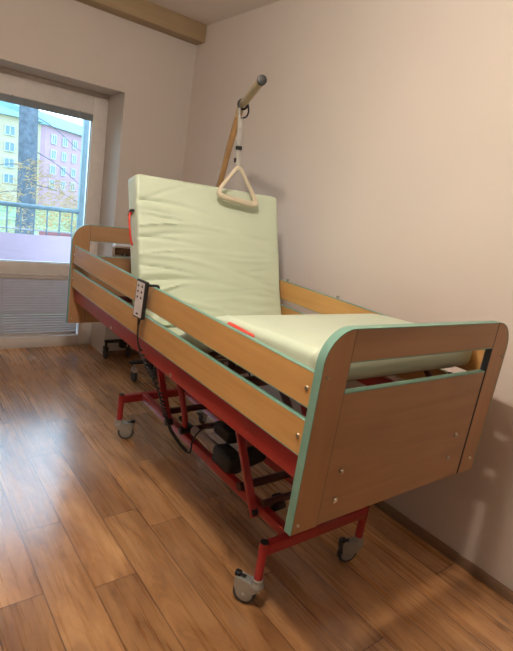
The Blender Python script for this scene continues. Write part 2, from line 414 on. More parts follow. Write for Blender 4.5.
for s in (-1, 1):
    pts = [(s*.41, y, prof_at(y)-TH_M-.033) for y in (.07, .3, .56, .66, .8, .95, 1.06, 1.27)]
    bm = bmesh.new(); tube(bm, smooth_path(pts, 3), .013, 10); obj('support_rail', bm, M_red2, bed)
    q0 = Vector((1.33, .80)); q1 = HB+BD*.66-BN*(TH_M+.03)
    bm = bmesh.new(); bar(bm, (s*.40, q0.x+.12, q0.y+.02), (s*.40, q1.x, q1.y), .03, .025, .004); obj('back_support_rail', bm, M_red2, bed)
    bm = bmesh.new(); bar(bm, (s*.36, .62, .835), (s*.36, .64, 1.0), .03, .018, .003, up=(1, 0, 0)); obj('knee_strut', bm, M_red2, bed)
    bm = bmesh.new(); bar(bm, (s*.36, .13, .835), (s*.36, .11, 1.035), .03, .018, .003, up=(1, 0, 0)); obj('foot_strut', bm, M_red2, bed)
for k in range(5):
    c = HB+BD*(.10+.13*k)-BN*(TH_M+.012)
    bm = bmesh.new(); bar(bm, (-.42, c.x, c.y), (.42, c.x, c.y), .085, .012, .003, up=(0, -BN.x, -BN.y)); obj('support_slat', bm, M_slat, bed)

# base
BX, BY0, BY1 = .30, .324, 1.816
ZT0 = .272
for y in (BY0, BY1):
    bm = bmesh.new(); box(bm, (-BX, y-.019, ZT0-.024), (BX, y+.019, ZT0+.024), .004); obj('base_crossbar', bm, M_red, bed)
for s in (-1, 1):
    bm = bmesh.new(); box(bm, (s*.15-.02, BY0, ZT0-.022), (s*.15+.02, BY1, ZT0+.023), .004); obj('base_rail', bm, M_red, bed)
    for y in (BY0, BY1):
        bm = bmesh.new(); cyl(bm, (s*BX, y, .128), (s*BX, y, .302), .0185, n=18); lg = obj('leg', bm, M_red, bed)
        bm = bmesh.new(); cyl(bm, (s*BX, y, .300), (s*BX, y, .306), .0175, n=18, bev=.002); obj('end_cap', bm, M_black, lg)
        bm = bmesh.new(); cyl(bm, (s*BX, y, .118), (s*BX, y, .134), .0235, n=18, bev=.003); obj('collar', bm, M_steel, lg)
# casters
def caster_fork():
    bm = bmesh.new()
    cyl(bm, (0, 0, .098), (0, 0, .120), .030, .024, n=20, bev=.003)
    for s in (-1, 1):     # cheek plates, trailing along +y
        pl = [(-.020, .104), (.030, .112), (.088, .118), (.092, .108), (.086, .072), (.076, .050), (.062, .036), (.044, .032), (.024, .042), (.006, .066), (-.022, .092)]
        t = bmesh.new(); prism(t, pl, s*.021-.0016, s*.021+.0016)
        merge(bm, t, Matrix.Rotation(math.radians(90), 4, 'Z') @ Matrix.Scale(-1, 4, (0, 1, 0)) if False else Matrix(((0, 1, 0, 0), (1, 0, 0, 0), (0, 0, 1, 0), (0, 0, 0, 1))))
    box(bm, (-.021, -.018, .098), (.021, .055, .111), .004)
    box(bm, (-.021, .050, .104), (.021, .088, .116), .004)
    cyl(bm, (-.027, .045, .050), (.027, .045, .050), .008, n=12)
    return bm
def caster_wheel():
    bm = bmesh.new()
    prof = [(.0, .016), (.014, .017), (.034, .013), (.037, .0125), (.046, .0125), (.0495, .009), (.0495, -.009), (.046, -.0125), (.037, -.0125), (.034, -.013), (.014, -.017), (0, -.016)]
    n = 28; rings = []
    for r, x in prof:
        rings.append([bm.verts.new((x, .045+max(r, .0005)*math.cos(2*math.pi*i/n), .05+max(r, .0005)*math.sin(2*math.pi*i/n))) for i in range(n)])
    for k in range(len(rings)-1):
        for i in range(n):
            f = bm.faces.new((rings[k][i], rings[k][(i+1) % n], rings[k+1][(i+1) % n], rings[k+1][i]))
            f.material_index = 0 if 3 <= k <= 7 else 1
    bm.faces.new(rings[0]).material_index = 1; bm.faces.new(rings[-1]).material_index = 1
    return bm
def caster_pedal():
    bm = bmesh.new(); box(bm, (-.013, .070, .112), (.013, .098, .132), .006, 3); box(bm, (-.008, .05, .108), (.008, .08, .122), .004); return bm
c0 = None
for (x, y, rz) in [(-BX, BY0, math.radians(32)), (BX, BY0, math.radians(74)), (-BX, BY1, math.radians(-114)), (BX, BY1, math.radians(-60))]:
    if c0 is None:
        c0 = obj('caster', caster_fork(), M_steel, bed, loc=(x, y, 0)); c0.rotation_euler.z = rz
        k1 = obj('wheel', caster_wheel(), [M_rubber, M_hub], c0); k2 = obj('brake_pedal', caster_pedal(), M_black, c0); k0 = (k1, k2)
    else:
        c = c0.copy(); col.objects.link(c); c.location = (x, y, 0); c.rotation_euler.z = rz; c.parent = bed
        for k in k0:
            d = k.copy(); col.objects.link(d); d.parent = c
# lifting linkage
for s in (-1, 1):
    x = s*.205
    bm = bmesh.new(); bar(bm, (x, .515, .262), (x, .86, .825), .022, .036, .004, up=(1, 0, 0)); a1 = obj('lift_arm', bm, M_red, bed)
    bm = bmesh.new(); cyl(bm, (x-.016, .528, .275), (x+.016, .528, .275), .02, n=16, bev=.002); obj('pivot', bm, M_black, a1)
    bm = bmesh.new(); bar(bm, (x, 1.352, .300), (x, 1.71, .825), .022, .036, .004, up=(1, 0, 0)); a2 = obj('lift_arm', bm, M_red, bed)
    bm = bmesh.new(); cyl(bm, (x-.02, 1.36, .315), (x+.02, 1.36, .315), .02, n=16, bev=.002); obj('pivot', bm, M_black, a2)
    pts = smooth_path([(s*.18, 1.22, .31), (s*.18, 1.235, .40), (s*.18, 1.31, .52), (s*.18, 1.46, .70), (s*.18, 1.56, .82)], 5)
    bm = bmesh.new(); tube(bm, pts, .017, 12); ln = obj('lift_lever', bm, M_red, bed)
    bm = bmesh.new(); cyl(bm, (s*.21, 1.22, .33), (s*.13, 1.22, .33), .022, n=16, bev=.003); obj('pivot', bm, M_black, ln)
    bm = bmesh.new(); cyl(bm, (s*.225, .842, .79), (s*.19, .842, .79), .014, n=12); obj('pivot', bm, M_screw, a1)
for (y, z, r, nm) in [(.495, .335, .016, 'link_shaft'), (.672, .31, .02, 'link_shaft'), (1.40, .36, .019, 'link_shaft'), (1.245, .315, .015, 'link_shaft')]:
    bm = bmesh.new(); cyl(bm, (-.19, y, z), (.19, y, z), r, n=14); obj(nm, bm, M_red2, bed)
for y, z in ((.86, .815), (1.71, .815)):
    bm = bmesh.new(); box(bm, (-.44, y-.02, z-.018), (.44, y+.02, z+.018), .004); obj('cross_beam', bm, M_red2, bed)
for x, y, z in ((-.10, .475, .315), (-.10, .50, .29), (-.085, .52, .325)):
    bm = bmesh.new(); cyl(bm, (x-.02, y, z), (x+.02, y, z), .017, n=14, bev=.003); obj('pivot', bm, M_black, bed)
# actuators, control box and their cables
bm = bmesh.new(); cyl(bm, (-.135, 1.20, .335), (-.11, .95, .325), .023, n=18, bev=.003); act = obj('actuator', bm, M_motor, bed)
bm = bmesh.new(); cyl(bm, (-.145, 1.34, .34), (-.135, 1.195, .335), .014, n=14); obj('piston', bm, M_black, act)
bm = bmesh.new(); box(bm, (-.165, .80, .275), (-.07, .965, .375), .022, 4); obj('gearbox', bm, M_black, act)
bm = bmesh.new(); cyl(bm, (-.10, .83, .33), (.07, .86, .335), .047, n=24, bev=.006); obj('motor', bm, M_black, act)
bm = bmesh.new(); box(bm, (-.09, .93, .365), (.07, 1.09, .435), .02, 3); ctl = obj('control_box', bm, M_black, bed)
bm = bmesh.new(); cyl(bm, (.035, 1.60, .385), (.035, 1.60, .50), .045, n=24, bev=.006); mo = obj('back_motor', bm, M_black, bed)
bm = bmesh.new(); box(bm, (.0, 1.553, .405), (.05, 1.558, .475), .002, 1); obj('motor_label', bm, M_label, mo)
bm = bmesh.new(); cyl(bm, (.035, 1.60, .495), (.035, 1.56, .80), .018, n=14); obj('piston', bm, M_motor, mo)
random.seed(3)
for k in range(6):
    x0 = -.06+.03*k
    pts = smooth_path([(x0, 1.02+.01*k, .42), (x0-.03+.05*random.random(), 1.0+.05*random.random(), .50+.05*random.random()), (x0+.02, .93+.1*random.random(), .47), (x0-.04+.1*random.random(), .90+.2*random.random(), .52), (x0+.03, 1.1, .64), (x0+.05, 1.25, .80)], 6)
    bm = bmesh.new(); tube(bm, pts, .0045 if k % 3 else .0055, 8); obj('cable', bm, M_grey if k in (1, 4) else M_black, ctl)

# ------------------------------------------------------------------ mattress
mt = empty('mattress', (0, .6, prof_at(.6)-TH_M), TH)
tag(mt, 'pale green wipe-clean mattress with raised backrest half lying on the care bed', 'mattress')
def wr(x, s, L):
    """wrinkles of the cover: x across (-.45..45), s along"""
    v = 0
    for (cx, cs, ang, ln, wd, am) in WR:
        dx, ds = x-cx, s-cs; ca, sa = math.cos(ang), math.sin(ang)
        p = dx*ca+ds*sa; q = -dx*sa+ds*ca+.5*p*p*(1 if cx < 0 else -1)*.6
        v += am*math.exp(-(q/wd)**2)*math.exp(-(p/ln)**2)
    return v
random.seed(11)
WR = []
for k in range(17):
    WR.append((-.40+random.random()*.12, .05+.66*k/17+random.uniform(-.02, .02), random.uniform(-.1, .5), random.uniform(.08, .26), random.uniform(.005, .010), random.choice((-1, 1, 1))*random.uniform(.008, .014)))
for k in range(12):
    WR.append((.38-random.random()*.15, .02+.5*k/12+random.uniform(-.02, .02), random.uniform(-.35, .15), random.uniform(.06, .2), random.uniform(.007, .013), random.choice((-1, 1))*random.uniform(.003, .006)))
for k in range(9):
    WR.append((random.uniform(-.3, .3), .02+.18*k/9, random.uniform(-.12, .12), random.uniform(.15, .32), random.uniform(.007, .012), random.choice((-1, 1))*random.uniform(.001, .003)))
WR_BACK = WR
def slab(name, mat, path, nor, hw, th, nx=56, disp=None, r=.028, flare=0):
    """soft slab: path = top centre points (y,z), nor = outward normal per point"""
    bm = bmesh.new(); n = len(path); rings = []
    cum = [0]
    for a, b in zip(path, path[1:]): cum.append(cum[-1]+(b-a).length)
    Lt = cum[-1]
    for i in range(n):
        e = min(cum[i], Lt-cum[i]); k = 1.0
        ins = 0 if e >= r else r-math.sqrt(max(0, r*r-(r-e)**2))
        ring_ = []
        w = hw-ins; t0 = -ins; t1 = -th+ins
        prof = []
        for j in range(nx+1): prof.append((-w+r+(2*w-2*r)*j/nx, t0))
        for j in range(1, 6):
            a = math.pi/2*(1-j/5); prof.append((w-r+r*math.cos(a), t0-r+r*math.sin(a)))
        for j in range(1, 5): prof.append((w, (t0-r)+(t1-t0+2*r)*j/5))
        for j in range(0, 6):
            a = -math.pi/2*(j/5); prof.append((w-r+r*math.cos(a), t1+r+r*math.sin(a)))
        for j in range(1, 9): prof.append((w-r-(2*w-2*r)*j/8, t1))
        for j in range(1, 6):
            a = -math.pi/2-math.pi/2*j/5; prof.append((-w+r+r*math.cos(a), t1+r+r*math.sin(a)))
        for j in range(1, 5): prof.append((-w, (t1+r)+(t0-t1-2*r)*j/5))
        for j in range(0, 5):
            a = math.pi-math.pi/2*j/5; prof.append((-w+r+r*math.cos(a), t0-r+r*math.sin(a)))
        for (x, h) in prof:
            d = disp(x, cum[i], h) if disp else 0
            p = path[i]+nor[i]*(h+d); ring_.append(bm.verts.new((x, p.x, p.y)))
        rings.append(ring_)
    m = len(rings[0])
    for i in range(n-1):
        for j in range(m): bm.faces.new((rings[i][j], rings[i][(j+1) % m], rings[i+1][(j+1) % m], rings[i+1][j]))
    for rg in (rings[0], rings[-1]): bm.faces.new(rg)
    o = obj(name, bm, mat, mt, 60); o.matrix_parent_inverse = Matrix.Translation(-Vector(mt.location)); return o
# back half
NB = 84; LB = .768
pb = [HB+BD*(LB*i/(NB-1)) for i in range(NB)]
def dback(x, s, h):
    d = wr(x, s, LB)*max(0, min(1, 1+h/.03)) if h > -.03 else 0
    d += (.014*math.exp(-((s-.42)/.22)**2)*(1-(x/.45)**2) if h > -.03 else 0)
    d += .010*math.exp(-(s/.12)**2)*(1 if h > -.03 else 0)
    return d
back = slab('back_section', M_matt, pb, [BN]*NB, .452, TH_M, disp=dback, r=.018)
# foot half
ys = [Vector(p) for p in PROF]
sp3 = smooth_path([(0, a, b) for a, b in PROF], 7)
pf = [Vector((p.y, p.z)) for p in sp3]
nf = []
for i in range(len(pf)):
    d = (pf[min(i+1, len(pf)-1)]-pf[max(i-1, 0)]).normalized(); nf.append(Vector((-d.y, d.x)))
WRF = []
for k in range(14):
    WRF.append((-.44+random.random()*.05, .05+.62*k/14, random.uniform(.3, 1.3), random.uniform(.03, .09), random.uniform(.006, .012), random.choice((-1, 1))*random.uniform(.001, .003)))
def dfoot(x, s, h):
    global WR
    WR = WRF; v = wr(x, s, 1.3); WR = WR_BACK
    return v if h > -.06 else 0
footm = slab('foot_section', M_matt, pf, nf, .45, TH_M, disp=dfoot)
# red carry handles on the side of each half
def mat_handle(pts, r=.008):
    bm = bmesh.new()
    P = smooth_path(pts, 6)
    for dx in (0,):
        tube(bm, P, r, 8)
    for v in bm.verts: pass
    o = obj('carry_handle', bm, M_hred, mt); o.matrix_parent_inverse = Matrix.Translation(-Vector(mt.location)); return o
def bp(s, h, x): p = HB+BD*s+BN*h; return (x, p.x, p.y)
mat_handle([bp(.58, -.075, -.448), bp(.575, -.06, -.466), bp(.54, -.05, -.474), bp(.48, -.052, -.472), bp(.43, -.065, -.462), bp(.42, -.075, -.448)], .0055)
bm = bmesh.new(); tube(bm, smooth_path([bp(.585, -.035, -.452), bp(.59, -.06, -.462), bp(.575, -.10, -.455)], 5), .006, 8)
o = obj('handle_tab', bm, M_black, mt); o.matrix_parent_inverse = Matrix.Translation(-Vector(mt.location))
hz = lambda y, d: prof_at(y)+d
mat_handle([(-.445, .545, hz(.545, -.026)), (-.462, .53, hz(.53, -.018)), (-.468, .47, hz(.47, -.020)), (-.466, .41, hz(.41, -.026)), (-.445, .395, hz(.395, -.036))], .0085)

# ------------------------------------------------------------------ lifting pole and its handle
lp = empty('lifting_pole', (.19, 2.2, .84), 0)
tag(lp, 'beige tubular lifting pole with black end cap leaning forward behind the raised mattress', 'pole')
def at_root(o, root): o.matrix_parent_inverse = root.matrix_basis.inverted() if False else Matrix.Translation(-Vector(root.location)); return o
A, B_, C_, T_ = Vector((.19, 2.19, .70)), Vector((.157, 1.725, 1.56)), Vector((.1375, 1.548, 2.066)), Vector((-.075, 1.092, 2.108))
lower = [A, A.lerp(B_, .5), B_, B_.lerp(C_, .5), B_.lerp(C_, .9)]
bm = bmesh.new(); tube(bm, smooth_path(lower, 5), .0185, 18); at_root(obj('mast', bm, M_poled, lp), lp)
bm = bmesh.new(); tube(bm, smooth_path([B_.lerp(C_, .89), B_.lerp(C_, .96), C_+Vector((-.004, -.010, .008)), C_.lerp(T_, .25), C_.lerp(T_, .6), T_], 6), .0195, 18); arm = at_root(obj('arm', bm, M_pole, lp), lp)
d = (T_-C_).normalized()
bm = bmesh.new(); cyl(bm, T_-d*.014, T_+d*.006, .0225, n=18, bev=.004); at_root(obj('end_cap', bm, M_black, lp), lp)
bm = bmesh.new(); cyl(bm, C_.lerp(T_, .5)+Vector((0, 0, .017)), C_.lerp(T_, .5)+Vector((0, 0, .024)), .005, n=10); o = obj('stop_stud', bm, M_black, lp); at_root(o, lp)
bm = bmesh.new(); box(bm, (.157, 2.145, .70), (.223, 2.225, .90), .006); at_root(obj('socket_sleeve', bm, M_red2, lp), lp)
hr = empty('trapeze_handle', (.12, 1.45, 1.56)); tag(hr, 'cream triangular grab handle hanging on a grey strap from the lifting pole', 'handle')
TA, TL, TR = Vector((.121, 1.468, 1.757)), Vector((-.020, 1.446, 1.584)), Vector((.278, 1.442, 1.556))
def corner(P, Q, R, r):
    a = (Q-P).normalized(); b = (R-P).normalized()
    return [P+a*r, P+a*r*.55+b*r*.12, P+(a+b)*r*.27, P+b*r*.55+a*r*.12, P+b*r]
tri = corner(TA, TR, TL, .03)[::-1]
loop = corner(TA, TL, TR, .028)[::-1]+[]
path = corner(TA, TL, TR, .028)[::-1]
path = [TA+(TR-TA).normalized()*.03]
pts = corner(TA, TR, TL, .03)            # from right side over apex to left side
pts += [TA.lerp(TL, .5)] + corner(TL, TA, TR, .055) + [TL.lerp(TR, .35), TL.lerp(TR, .65)] + corner(TR, TL, TA, .055) + [TR.lerp(TA, .5)]
bm = bmesh.new()
rs = []
for p in smooth_path(pts, 4, True):
    rs.append(.0105+.0065*max(0, min(1, (1.62-p.z)/.05)))
tube(bm, smooth_path(pts, 4, True), rs, 14, True); at_root(obj('grip', bm, M_cream, hr), hr)
ST = Vector((.090, 1.475, 2.035))
SB_ = TA+Vector((-.004, 0, -.012))
def strap(bm, p, q, w, t):
    bar(bm, p, q, w, t, .001, up=(0, 1, 0))
bm = bmesh.new(); strap(bm, ST.lerp(SB_, .12), SB_, .029, .004); at_root(obj('strap', bm, M_strap, hr), hr)
bm = bmesh.new(); strap(bm, ST.lerp(SB_, .62), ST.lerp(SB_, .69), .036, .012); at_root(obj('buckle', bm, M_black, hr), hr)
bm = bmesh.new(); strap(bm, ST.lerp(SB_, .84)+Vector((-.02, 0, 0)), ST.lerp(SB_, .92)+Vector((-.02, 0, 0)), .012, .008); at_root(obj('strap_end', bm, M_black, hr), hr)
ring_c = C_.lerp(T_, .10)
u = d.orthogonal().normalized(); v_ = d.cross(u)
bm = bmesh.new(); tube(bm, [ring_c+(u*math.cos(a)+v_*math.sin(a))*.0245 for a in [2*math.pi*i/24 for i in range(24)]], .006, 8, True); at_root(obj('hanging_ring', bm, M_black, hr), hr)
bm = bmesh.new(); tube(bm, smooth_path([ring_c+Vector((.026, -.01, .01)), ring_c+Vector((.03, -.02, -.03)), ring_c+Vector((.018, -.02, -.06)), ST.lerp(SB_, .14)], 6), .0045, 8); at_root(obj('cord_loop', bm, M_black, hr), hr)
bm = bmesh.new(); tube(bm, smooth_path([ring_c+Vector((-.018, 0, -.02)), ring_c+Vector((-.012, .0, -.06)), ST.lerp(SB_, .16)], 6), .0065, 8); at_root(obj('strap_loop', bm, M_strap, hr), hr)

# ------------------------------------------------------------------ wired bed remote hooked over the side rail
rm = empty('bed_remote', (-.515, 1.14, 1.0), TH)
tag(rm, 'black handset with grey keypad hooked over the side rail, coiled cable below', 'remote control')
def inrm(o): o.matrix_parent_inverse = Matrix.Translation(-Vector(rm.location)); return o
tilt = Matrix.Translation((-.532, 1.136, 1.082)) @ Matrix.Rotation(math.radians(13), 4, 'Z') @ Matrix.Rotation(math.radians(3), 4, 'X')
bm = bmesh.new(); box(bm, (-.011, -.036, -.088), (.009, .036, .088), .006, 3, tilt); body = inrm(obj('handset', bm, M_black, rm))
bm = bmesh.new(); box(bm, (-.0128, -.028, -.080), (-.0105, .028, .080), .001, 1, tilt); key = obj('keypad', bm, M_key, body)
for r_i in range(3):
    for s in (-1, 1):
        zc = .062-.026*r_i; yc = s*.013
        t = bmesh.new()
        pl = [(yc-.007, zc-.004), (yc+.007, zc-.004), (yc, zc+.008)] if s < 0 else [(yc-.007, zc+.004), (yc+.007, zc+.004), (yc, zc-.008)]
        prism(t, pl, 0, .0012)
        t.transform(tilt @ Matrix.Translation((-.0136, 0, 0)) @ Matrix(((0, 1, 0, 0), (1, 0, 0, 0), (0, 0, 1, 0), (0, 0, 0, 1))))
        obj('button', t, M_black, body)
t = bmesh.new(); box(t, (-.0136, -.008, -.07), (-.0126, .008, -.062), 0, 1, tilt); obj('button', t, M_black, body)
bm = bmesh.new(); tube(bm, smooth_path([(-.520, 1.108, 1.13), (-.522, 1.106, 1.150), (-.506, 1.104, 1.1525), (-.474, 1.10, 1.151), (-.470, 1.10, 1.135)], 5), .006, 8); inrm(obj('hook', bm, M_black, rm))
bm = bmesh.new(); cyl(bm, (-.528, 1.141, 1.0), (-.527, 1.150, .955), .010, .005, n=10); inrm(obj('strain_relief', bm, M_black, rm))
p1 = [(-.527, 1.150, .96), (-.520, 1.165, .92), (-.512, 1.172, .875), (-.497, 1.172, .825)]
coil_axis = smooth_path([(-.497, 1.172, .825), (-.46, 1.15, .755), (-.435, 1.13, .700), (-.40, 1.10, .622), (-.375, 1.10, .55), (-.36, 1.10, .497)], 32)
coil = []
for i, p in enumerate(coil_axis):
    a = i/len(coil_axis)*2*math.pi*17; coil.append(Vector(p)+Vector((math.cos(a)*.010, math.sin(a)*.012, 0)))
tail = [(-.357, 1.10, .48), (-.335, 1.085, .435), (-.31, 1.069, .391), (-.285, 1.045, .353), (-.26, 1.02, .325), (-.235, 1.03, .318), (-.19, 1.09, .345), (-.13, 1.11, .385), (-.08, 1.08, .40)]
bm = bmesh.new(); tube(bm, smooth_path(p1, 5)[:-1]+coil+smooth_path(tail, 6), .0042, 8); inrm(obj('cable', bm, M_black, rm))
bm = bmesh.new(); tube(bm, smooth_path([(-.36, 1.10, .50), (-.335, 1.085, .435), (-.31, 1.069, .391), (-.285, 1.045, .353), (-.262, 1.022, .327)], 5), .0085, 8); inrm(obj('cable_sleeve', bm, M_black, rm))

# ------------------------------------------------------------------ overbed table behind the headboard
ot = empty('overbed_table', (.30, 2.95, 0)); tag(ot, 'rolling overbed table with grey rounded top and brown inset standing behind the headboard', 'table')
def inot(o): o.matrix_parent_inverse = Matrix.Translation(-Vector(ot.location)); return o
OX0, OX1, OY0, OY1 = .11, .56, 2.52, 3.16
def rrect(x0, x1, y0_, y1_, r, n=6):
    o_ = []
    for cx, cy, a0 in ((x1-r, y1_-r, 0), (x0+r, y1_-r, 90), (x0+r, y0_+r, 180), (x1-r, y0_+r, 270)):
        o_ += [(cx+r*math.cos(math.radians(a0+90*i/n)), cy+r*math.sin(math.radians(a0+90*i/n))) for i in range(n+1)]
    return o_
def plate(bm, loop_, z0, z1):
    a = [bm.verts.new((x, y, z0)) for x, y in loop_]; b = [bm.verts.new((x, y, z1)) for x, y in loop_]; n = len(loop_)
    bm.faces.new(a[::-1]); bm.faces.new(b)
    for i in range(n): bm.faces.new((a[i], a[(i+1) % n], b[(i+1) % n], b[i]))
TT = Matrix.Translation((-.098, 2.60, .034)) @ Matrix.Rotation(math.radians(-21.7), 4, 'Z')
TW, TD = .60, .40
def tt(bm): bm.transform(TT); return bm
def front_ring(bm, x0, x1, z0, z1, r, w, ya, yb):
    """rounded rectangular frame standing in the x-z plane"""
    o_ = rrect(x0, x1, z0, z1, r); i_ = rrect(x0+w, x1-w, z0+w, z1-w, max(r-w, .004)); n = len(o_)
    V = [[bm.verts.new((x, y, z)) for x, z in L_] for y in (ya, yb) for L_ in (o_, i_)]
    for k in range(n):
        j = (k+1) % n
        bm.faces.new((V[0][k], V[0][j], V[1][j], V[1][k])); bm.faces.new((V[2][k], V[3][k], V[3][j], V[2][j]))
        bm.faces.new((V[0][k], V[2][k], V[2][j], V[0][j])); bm.faces.new((V[1][k], V[1][j], V[3][j], V[3][k]))
bm = bmesh.new(); front_ring(bm, 0, TW, 1.0, 1.09, .024, .016, 0, TD); tb = inot(obj('tabletop', tt(bm), M_grey, ot))
bm = bmesh.new(); box(bm, (.018, .02, 1.018), (TW-.018, TD-.02, 1.072), .002); obj('inset', tt(bm), M_tabin, tb)
bm = bmesh.new(); box(bm, (.062, .006, 1.018), (.11, .022, 1.034), .003); obj('latch', tt(bm), M_black, tb)
bm = bmesh.new(); box(bm, (.08, .003, 1.023), (.094, .008, 1.030), .001, 1); obj('latch_mark', tt(bm), M_cream, tb)
bm = bmesh.new(); box(bm, (.355, 2.69, .16), (.415, 2.75, 1.036), .006); inot(obj('column', bm, M_grey, ot))
bm = bmesh.new(); box(bm, (.36, 2.66, .148), (.41, 3.28, .178), .006); inot(obj('base_bar', bm, M_black, ot))
for y in (3.255, 2.69):
    bm = bmesh.new(); box(bm, (.160, y-.018, .150), (.40, y+.018, .175), .005); f_ = inot(obj('base_foot', bm, M_black, ot))
    bm = bmesh.new(); box(bm, (.305, y-.03, .095), (.365, y+.03, .152), .008); inot(obj('foot_block', bm, M_black, ot))
    for x in ((.175 if y > 3 else .205), ):
        bm = bmesh.new(); cyl(bm, (x, y, .155), (x, y, .11), .011, n=12); box(bm, (x-.018, y-.036, .078), (x+.018, y+.03, .115), .008); cs = inot(obj('caster', bm, M_grey if y < 3 else M_black, ot))
        bm = bmesh.new(); t = bmesh.new(); cyl(t, (x-.012, y-.005, .047), (x+.012, y-.005, .047), .047, n=24, bev=.005); merge(bm, t); obj('wheel', bm, M_rubber, cs)
for y in (3.255, 2.69):
    bm = bmesh.new(); t = bmesh.new(); cyl(t, (.385, y, .047), (.409, y, .047), .047, n=24, bev=.005); merge(bm, t); cyl(bm, (.396, y, .05), (.396, y, .155), .010, n=12); inot(obj('caster', bm, M_rubber, ot))

# ------------------------------------------------------------------ outside
M_rail = simple('blue grey railing paint', (0.176, 0.264, 0.320), .5)
M_cloth = fabric_mat('lavender cloth', (.66, .52, .68), .9, .3)
M_redc = fabric_mat('salmon cloth', (.75, .36, .36), .9, .2)
M_conc = simple('concrete', (0.245, 0.238, 0.231), .9)
M_grass = simple('grass', (0.180, 0.285, 0.150), .95, var=.35, scale=.4)
M_bark = simple('bark', (.085, .11, .145), .95, var=.3, scale=9, bmp=.8, bscale=14)
M_needle = simple('yellow larch twigs', (.36, .25, .12), .9, var=.3, scale=1)
M_needle2 = simple('pale ochre twigs', (.36, .29, .16), .9, var=.3, scale=1)
M_pink = simple('pink render', (.43, .28, .37), .9, var=.05, scale=.3)
M_yel = simple('cream yellow render', (.45, .40, .30), .9, var=.05, scale=.3)
M_lil = simple('lilac render', (.38, .30, .42), .9, var=.05, scale=.3)
M_roof = simple('blue grey roof', (0.158, 0.288, 0.346), .7, var=.1, scale=.5)
M_winf = simple('white window frame', (0.465, 0.495, 0.525), .6)
M_pane = simple('far window pane', (0.140, 0.238, 0.294), .25)
bm = bmesh.new(); box(bm, (-3.2, DOOR_Y+.06, -.25), (1.2, 4.86, -.05)); o = structure(obj('balcony_slab', bm, M_conc))
bm = bmesh.new(); box(bm, (-120, 4.9, -4.7), (160, 260, -4.5)); structure(obj('ground', bm, M_grass))
rr = empty('balcony_railing', (-.8, 4.75, -.05)); tag(rr, 'blue-grey metal balcony railing with thin upright bars outside the door', 'railing')
def inr(o): o.matrix_parent_inverse = Matrix.Translation(-Vector(rr.location)); return o
bm = bmesh.new(); tube(bm, [(-3.1, 4.75, 1.178), (.40, 4.75, 1.178)], .024, 14); inr(obj('handrail', bm, M_rail, rr))
bm = bmesh.new(); box(bm, (-3.1, 4.745, .93), (.34, 4.757, .945)); inr(obj('middle_rail', bm, M_winf, rr))
bm = bmesh.new(); box(bm, (-3.1, 4.74, .02), (.34, 4.76, .05)); inr(obj('bottom_rail', bm, M_rail, rr))
for k in range(14):
    x = .274-.13*k
    bm = bmesh.new(); cyl(bm, (x, 4.75, .04), (x, 4.75, 1.17), .0085, n=8); inr(obj('baluster', bm, M_rail, rr))
for x in (.365, -3.05):
    bm = bmesh.new(); box(bm, (x-.033, 4.72, -.05), (x+.033, 4.78, 2.75), .004); inr(obj('post', bm, M_rail, rr))
def hang(name, mat, x0, x1, yb, zt, zb, seed, amp=.018, sag=0):
    random.seed(seed); bm = bmesh.new(); nx, nz = 60, 24; g = []
    ph = [random.uniform(0, 6) for _ in range(6)]
    for i in range(nx+1):
        row = []
        for j in range(nz+1):
            x = x0+(x1-x0)*i/nx; t = j/nz; z = zt+(zb-zt)*t+sag*math.sin(3*x+ph[0])*(1-t)
            y = yb+amp*(math.sin(x*9+ph[1]+t*2)*.6+math.sin(x*4+ph[2]-t*4)*.6+math.sin((x+t*.5)*15+ph[3])*.25)
            row.append(bm.verts.new((x, y, z)))
        g.append(row)
    for i in range(nx):
        for j in range(nz): bm.faces.new((g[i][j], g[i+1][j], g[i+1][j+1], g[i][j+1]))
    return obj(name, bm, mat)
tag(hang('cloth_screen', M_cloth, -1.9, .30, 4.70, .90, .06, 2, .014, .006), 'pale lavender cloth tied along the inside of the balcony railing', 'cloth')
tag(hang('red_cloth', M_redc, -.05, .30, 4.80, .935, .55, 5, .008, .004), 'salmon red cloth hung on the outside of the railing behind the lavender cloth', 'cloth')

def twigs(n, centre, rad, length, seed, droop=.6, zmin=-99):
    random.seed(seed); bm = bmesh.new()
    for _ in range(n):
        while True:
            q = Vector((random.uniform(-1, 1), random.uniform(-1, 1), random.uniform(-1, 1)))
            if q.length < 1: break
        p = Vector(centre)+Vector((q.x*rad[0], q.y*rad[1], q.z*rad[2]))
        if p.z < zmin: continue
        d = Vector((random.uniform(-1, 1), random.uniform(-.6, .6), random.uniform(-1, .4)*droop)).normalized()*length*random.uniform(.5, 1.2)
        w = d.cross(Vector((0, 1, 0)))
        w = w.normalized()*length*.035 if w.length > 1e-4 else Vector((length*.04, 0, 0))
        mid = p+d*.5+Vector((0, 0, length*.08))
        vs = [bm.verts.new(x) for x in (p-w, p+w, mid+w*.9, mid-w*.9)]
        tip = bm.verts.new(p+d)
        bm.faces.new(vs); bm.faces.new((vs[3], vs[2], tip))
    return bm
